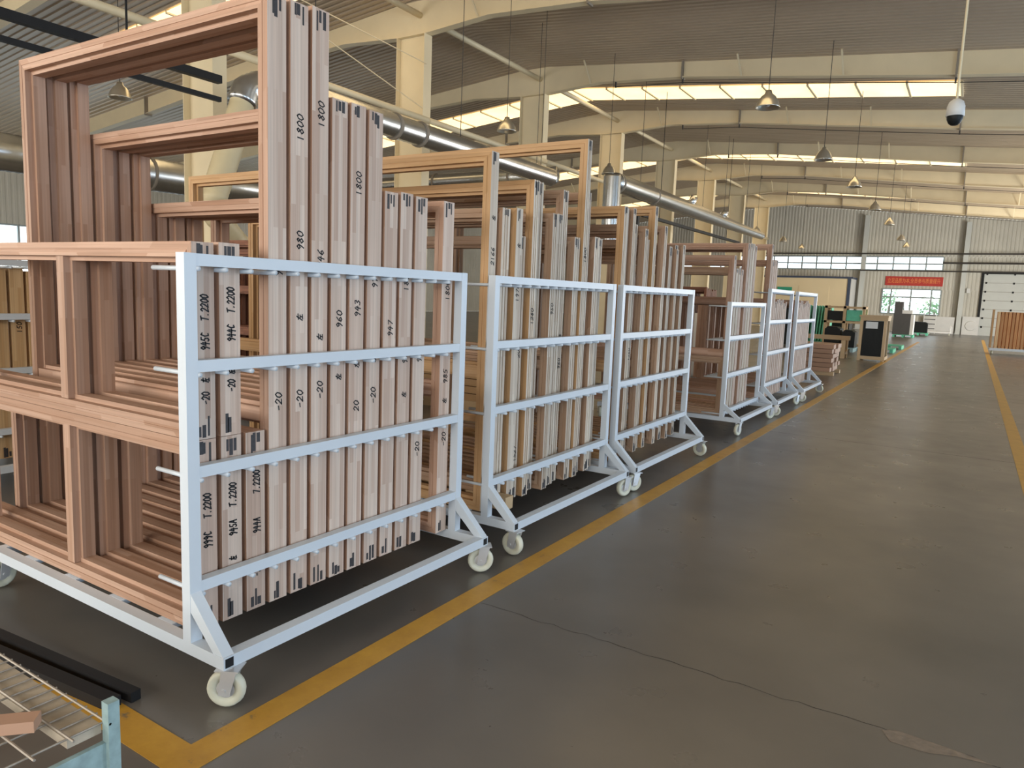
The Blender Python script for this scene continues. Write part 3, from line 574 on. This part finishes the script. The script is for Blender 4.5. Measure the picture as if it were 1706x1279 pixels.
# ------------------------------------------------------------------ mid-ground: items behind the racks
o = empty('woodworking_machine', (-9.6, 6.85, 0)); s = MB(); s.box(-1.6, 1.2, -.1, 1.0, 0, 1.0); s.build('base', GREYM, o); s = MB(); s.box(-1.2, 1.0, .1, 1.0, 1.0, 1.8); s.build('cabinet', PANEL, o)
s = MB(); s.box(-.7, .1, .06, .1, 1.15, 1.6); s.build('cabinet_door', PANEL, o); s = MB(); s.box(-1.6, 1.3, -.5, -.1, .82, .88); s.build('work_table', WBOARD, o); s = MB(); s.box(.35, .9, .04, .1, 1.5, 1.7); s.build('control_panel', BLACK, o); s = MB(); s.tube([(.4, .2, 1.8), (.4, .2, 1.95)], .14, 14); s.build('dust_port', GALV, o, True)
tag(o, 'beige woodworking machine seen through gap in the nearest rack', 'machine')
o = empty('plywood_stack', (-9.6, 10.4, 0))
for i in range(9): s = MB(); s.box(-.7, .7, -.5, .5, .12 + i * .09, .2 + i * .09); s.build('board', W_RAW, o)
s = MB(); s.box(-.7, .7, -.45, -.35, 0, .12); s.box(-.7, .7, .35, .45, 0, .12); s.build('bearer', W_RAW, o); tag(o, 'stack of raw boards behind the second row of racks', 'boards')
s = MB(); s.lathe([(0, 0), (.32, 0), (.34, .1), (.34, 1.25), (.27, 1.42), (.12, 1.5), (0, 1.5)], n=20); o = s.build('wrapped_bundle', WBOARD, None, True); o.location = (-4.95, 15.2, 0); o.scale = (1, 1, .88); tag(o, 'white wrapped bundle standing in the gap before the fourth rack', 'bundle')
o = empty('frame_pile', (-5.6, 8.2, 0)); s = MB(); s.box(-.9, .9, -.4, .4, 0, .14); s.build('pallet', W_RAW, o)
for i in range(7):
    for y_ in (-.36, .28): s = MB(); s.box(-.85, .85, y_, y_ + .08, .14 + i * .1, .23 + i * .1); s.build('beam', W_PALE, o)
    for x_ in (-.85, .77): s = MB(); s.box(x_, x_ + .08, -.28, .28, .14 + i * .1, .23 + i * .1); s.build('beam', W_PALE, o)
tag(o, 'pile of orange frames lying flat behind the third rack', 'pile')
# ------------------------------------------------------------------ far clutter left of the aisle
o = empty('timber_stack', (-3.0, 18.3, 0)); s = MB(); s.box(-.45, .45, -.5, -.4, 0, .08); s.box(-.45, .45, .4, .5, 0, .08); s.build('bearer', W_RAW, o)
for i in range(6):
    for j in range(4): s = MB(); s.box(-.45 + random.uniform(-.02, .02), .4 + random.uniform(-.03, .03), -.55 + j * .28, -.29 + j * .28, .085 + i * .105, .18 + i * .105); s.build('plank', W_PINK, o)
tag(o, 'stack of pinkish planks on the floor past the farthest rack', 'timber')
o = empty('trestle', (-3.6, 24.3, 0)); s = MB(); s.box(-1.2, .5, -.1, .1, .55, .68); s.build('beam', W_RAW, o)
for x_ in (-1.0, .3):
    for y_ in (-.3, .2): s = MB(); s.box(x_, x_ + .12, y_, y_ + .1, 0, .55); s.build('leg', W_RAW, o)
    s = MB(); s.box(x_, x_ + .12, -.2, .2, .12, .2); s.build('stretcher', W_RAW, o)
tag(o, 'raw wood trestle behind the plank stack', 'trestle')
o = empty('wooden_crate', (-2.45, 24.3, 0)); hw, hd, h = .36, .45, 1.3
for x_ in (-hw, hw - .08):
    for y_ in (-hd, hd - .08): s = MB(); s.box(x_, x_ + .08, y_, y_ + .08, .0, h); s.build('corner_post', W_RAW, o)
for z_ in (.04, h - .1):
    s = MB(); s.box(-hw, hw, -hd - .02, -hd, z_, z_ + .1); s.build('slat', W_RAW, o); s = MB(); s.box(hw, hw + .02, -hd, hd, z_, z_ + .1); s.build('slat', W_RAW, o)
s = MB(); s.box(-hw + .09, hw - .09, -hd + .02, hd - .1, .12, h - .12); s.build('wrapped_panel', DARKPK, o); s = MB(); s.box(-.2, .12, -hd + .005, -hd + .019, h - .34, h - .14); s.build('paper_label', WBOARD, o); s = MB(); s.box(-hw - .03, hw + .03, -hd - .03, hd + .03, h, h + .05); s.build('lid', W_RAW, o)
tag(o, 'open wooden crate holding a black wrapped panel beside the aisle', 'crate')
o = empty('shelf_crate', (-4.05, 30, 0))
for z_ in (.1, .95, 1.5): s = MB(); s.box(-.7, .7, -.4, .4, z_, z_ + .08); s.build('deck', W_RAW, o)
for x_ in (-.7, -.05, .6):
    for y_ in (-.4, .3): s = MB(); s.box(x_, x_ + .1, y_, y_ + .1, 0, 1.6); s.build('post', W_RAW, o)
s = MB(); s.box(.06, .58, -.3, .3, 1.05, 1.45); s.build('green_carton', GREEN, o); s = MB(); s.box(-.6, -.06, -.3, .3, 1.05, 1.4); s.build('black_carton', DARKPK, o); tag(o, 'raw wood shelf crate with green and black cartons behind the open crate', 'crate')
def pallet(x, y, mat, label, lx=1.0, ly=1.2, grp='pallets'):
    o = empty('pallet', (x, y, 0))
    for i in range(5): s = MB(); s.box(-lx / 2, lx / 2, -ly / 2 + i * ly / 4.6, -ly / 2 + i * ly / 4.6 + .15, .11, .14); s.build('deck_board', mat, o)
    for x_ in (-lx / 2, -.05, lx / 2 - .1): s = MB(); s.box(x_, x_ + .1, -ly / 2, ly / 2 + .02, 0, .11); s.build('bearer', mat, o)
    tag(o, label, 'pallet', grp); return o
pallet(-2.75, 29.3, GREEN, 'nearest empty green pallet by the aisle line'); pallet(-2.7, 32.3, GREEN, 'second empty green pallet by the aisle line'); pallet(-3.15, 45.8, GREEN, 'green pallet under the dark machine'); pallet(-2.7, 51, GREEN, 'farthest green pallet under a black box'); pallet(-3.9, 28.2, CYAN, 'pale blue green pallet carrying black boxes')
o = empty('dark_machine', (-3.2, 45.9, .145)); s = MB(); s.box(-.5, .35, -.5, .5, 0, 1.15); s.build('body', GREYM, o); s = MB(); s.box(.35, .5, -.5, .5, 0, 1.1); s.build('side_panel', WBOARD, o); s = MB(); s.box(-.5, -.1, -.4, .4, 1.15, 1.8); s.build('tower', GREYM, o); s = MB(); s.box(-.1, .4, -.4, .4, 1.15, 1.35); s.build('hood', WBOARD, o)
tag(o, 'dark grey machine with white side on a pallet, below far window', 'machine')
for i, (x_, y_, z_, a, b2, c_, lb) in enumerate(((-2.65, 51, .145, .8, .8, .65, 'black box on the farthest green pallet'), (-4.15, 28.2, .145, .5, .8, .7, 'left black wrapped box on the pale pallet'), (-3.62, 28.2, .145, .42, .7, .6, 'right black wrapped box on the pale pallet'), (-5.0, 33.5, 0, 1.4, .9, 1.05, 'wide black wrapped stack behind the pale pallet'), (-6.2, 30.5, 0, .9, .8, 1.5, 'tall black wrapped stack beside the farthest rack'))):
    s = MB(); s.box(-a / 2, a / 2, -b2 / 2, b2 / 2, 0, c_ - .06); s.prism([(-a / 2 + .02, c_ - .06), (a / 2 - .02, c_ - .06), (a / 2 - .12, c_), (-a / 2 + .08, c_ + .015)], 'y', -b2 / 2 + .03, b2 / 2 - .03)
    o = s.build('wrapped_box', DARKPK); o.location = (x_, y_, z_); tag(o, lb, 'box')
o = empty('green_board_stack', (-5.2, 31.6, 0)); s = MB(); s.box(-.5, .5, -.3, .3, 0, .14); s.build('foot', GREEN, o)
for i in range(8): s = MB(); s.bar((-.42 + i * .11, 0, .14), (-.38 + i * .11, .15, 1.55), .05, .5); s.build('board', GREEN, o)
tag(o, 'green boards standing upright past the farthest rack', 'boards')
o = empty('flat_cart', (-1.7, 52.5, 0)); s = MB(); s.box(-.6, .7, -.5, .5, .16, .24); s.build('deck', WBOARD, o)
for x_ in (-.5, .58):
    for y_ in (-.4, .4): c = link('wheel', WHL, None, o); c.location = (x_, y_, .0745); s = MB(); s.box(x_ - .035, x_ + .035, y_ - .03, y_ + .03, .15, .16); s.build('caster_plate', ZINC, o)
s = MB(); s.box(.62, .68, -.4, .4, .24, .6); s.build('end_board', WBOARD, o); tag(o, 'low white flat cart parked near the far wall', 'cart')
o = empty('stepladder', (-2.35, 55.2, 0))
for z_ in (.3, .6, .9, 1.15): s = MB(); s.box(-.32, .32, -.2, .1, z_, z_ + .05); s.build('tread', GREYM, o)
for x_ in (-.36, .32): s = MB(); s.box(x_, x_ + .04, -.2, .15, 0, 1.3); s.build('side_rail', WBOARD, o)
tag(o, 'small steps with dark treads at the far wall', 'steps')
# right-hand cart of frames
o = empty('frame_cart', (1.5, 33.2, 0)); s = MB(); s.box(-.85, 1.2, -.5, .5, .15, .24); s.build('deck', WHITE, o); s = MB(); s.box(-.86, -.8, -.5, .5, .24, 1.68); s.build('end_frame', W_PALE, o)
for x_ in (-.75, 1.1):
    for y_ in (-.4, .4): c = link('wheel', WHL, None, o); c.location = (x_, y_, .0745); s = MB(); s.box(x_ - .035, x_ + .035, y_ - .03, y_ + .03, .14, .15); s.build('caster_plate', ZINC, o)
tag(o, 'low white cart right of the aisle loaded with orange frames', 'cart')
for i in range(15):
    window_frame(.8 + i * .115, 32.72, .09, .2405, 1.6 if i not in (8, 9) else 1.82, .95, 'orange wooden frame, %s from the left on the right-hand cart' % ORD[i], 'frames on the right-hand cart', W_RAW if i < 1 else W_ORANGE, marks='', rz=-math.pi / 2)
# ------------------------------------------------------------------ near left: mesh cage and bars
for (a, b2, wd, hgt, wdt) in (((-4.2, 1.29, .022), (-2.545, 1.44, .022), 'farther', .04, .04), ((-4.2, 1.185, .022), (-2.56, 1.365, .022), 'nearer', .04, .055)):
    s = MB(); s.bar(a, b2, hgt, wdt); tag(s.build('black_bar', BLACK), '%s black metal bar lying across the yellow line' % wd, 'bar')
o = empty('mesh_cage', (-1.775, .945, 0)); ZM = .45
s = MB(); s.box(-.03, .0, -.015, .015, .1, ZM + .06); s.build('corner_post', CYAN, o); s = MB(); s.box(-.9, -.865, -.03, .03, .1, ZM + .06); s.build('corner_post', CYAN, o)
s = MB(); s.box(-.03, -.015, -.75, -.015, ZM - .2, ZM - .05); s.build('side_plate', CYAN, o); s = MB(); s.box(-.865, -.035, -.78, -.75, ZM - .14, ZM - .01); s.build('side_plate', CYAN, o)
for x_ in (-.035, -.9): s = MB(); s.box(x_, x_ + .035, -.79, -.73, 0, ZM - .01); s.build('leg', CYAN, o)
s = MB(); s.box(-.035, 0, -.03, .03, 0, .1); s.box(-.9, -.865, -.03, .03, 0, .1); s.build('foot', RUST, o)
for i in range(17): s = MB(); s.tube([(-.03 - i * .0525, .0, ZM), (-.03 - i * .0525, -.76 if i % 2 == 0 else -.1, ZM)], .003, 6); s.build('wire', RUST, o)
for i in range(9): s = MB(); s.tube([(-.0, -.01 - i * .09, ZM + .004), (-.9, -.01 - i * .09, ZM + .004)], .0036, 6); s.build('wire', RUST, o)
s = MB(); s.box(-.865, -.035, -.10, -.015, ZM - .03, ZM - .006); s.build('plywood_strip', PLY, o)
tag(o, 'rusty wire mesh cage with pale blue chipped corner post', 'cage')
s = MB(); s.bar((-2.06, .65, .474), (-1.90, .82, .474), .03, .05); tag(s.build('wood_offcut', W_PINK), 'pinkish wood offcut lying on the wire mesh cage', 'offcut')

s = MB(); s.box(-2.72, -2.405, 3.795, 3.885, .2115, .295); tag(s.build('wood_block', W_RAW), 'small wooden block poking out under a frame of the second rack', 'block')
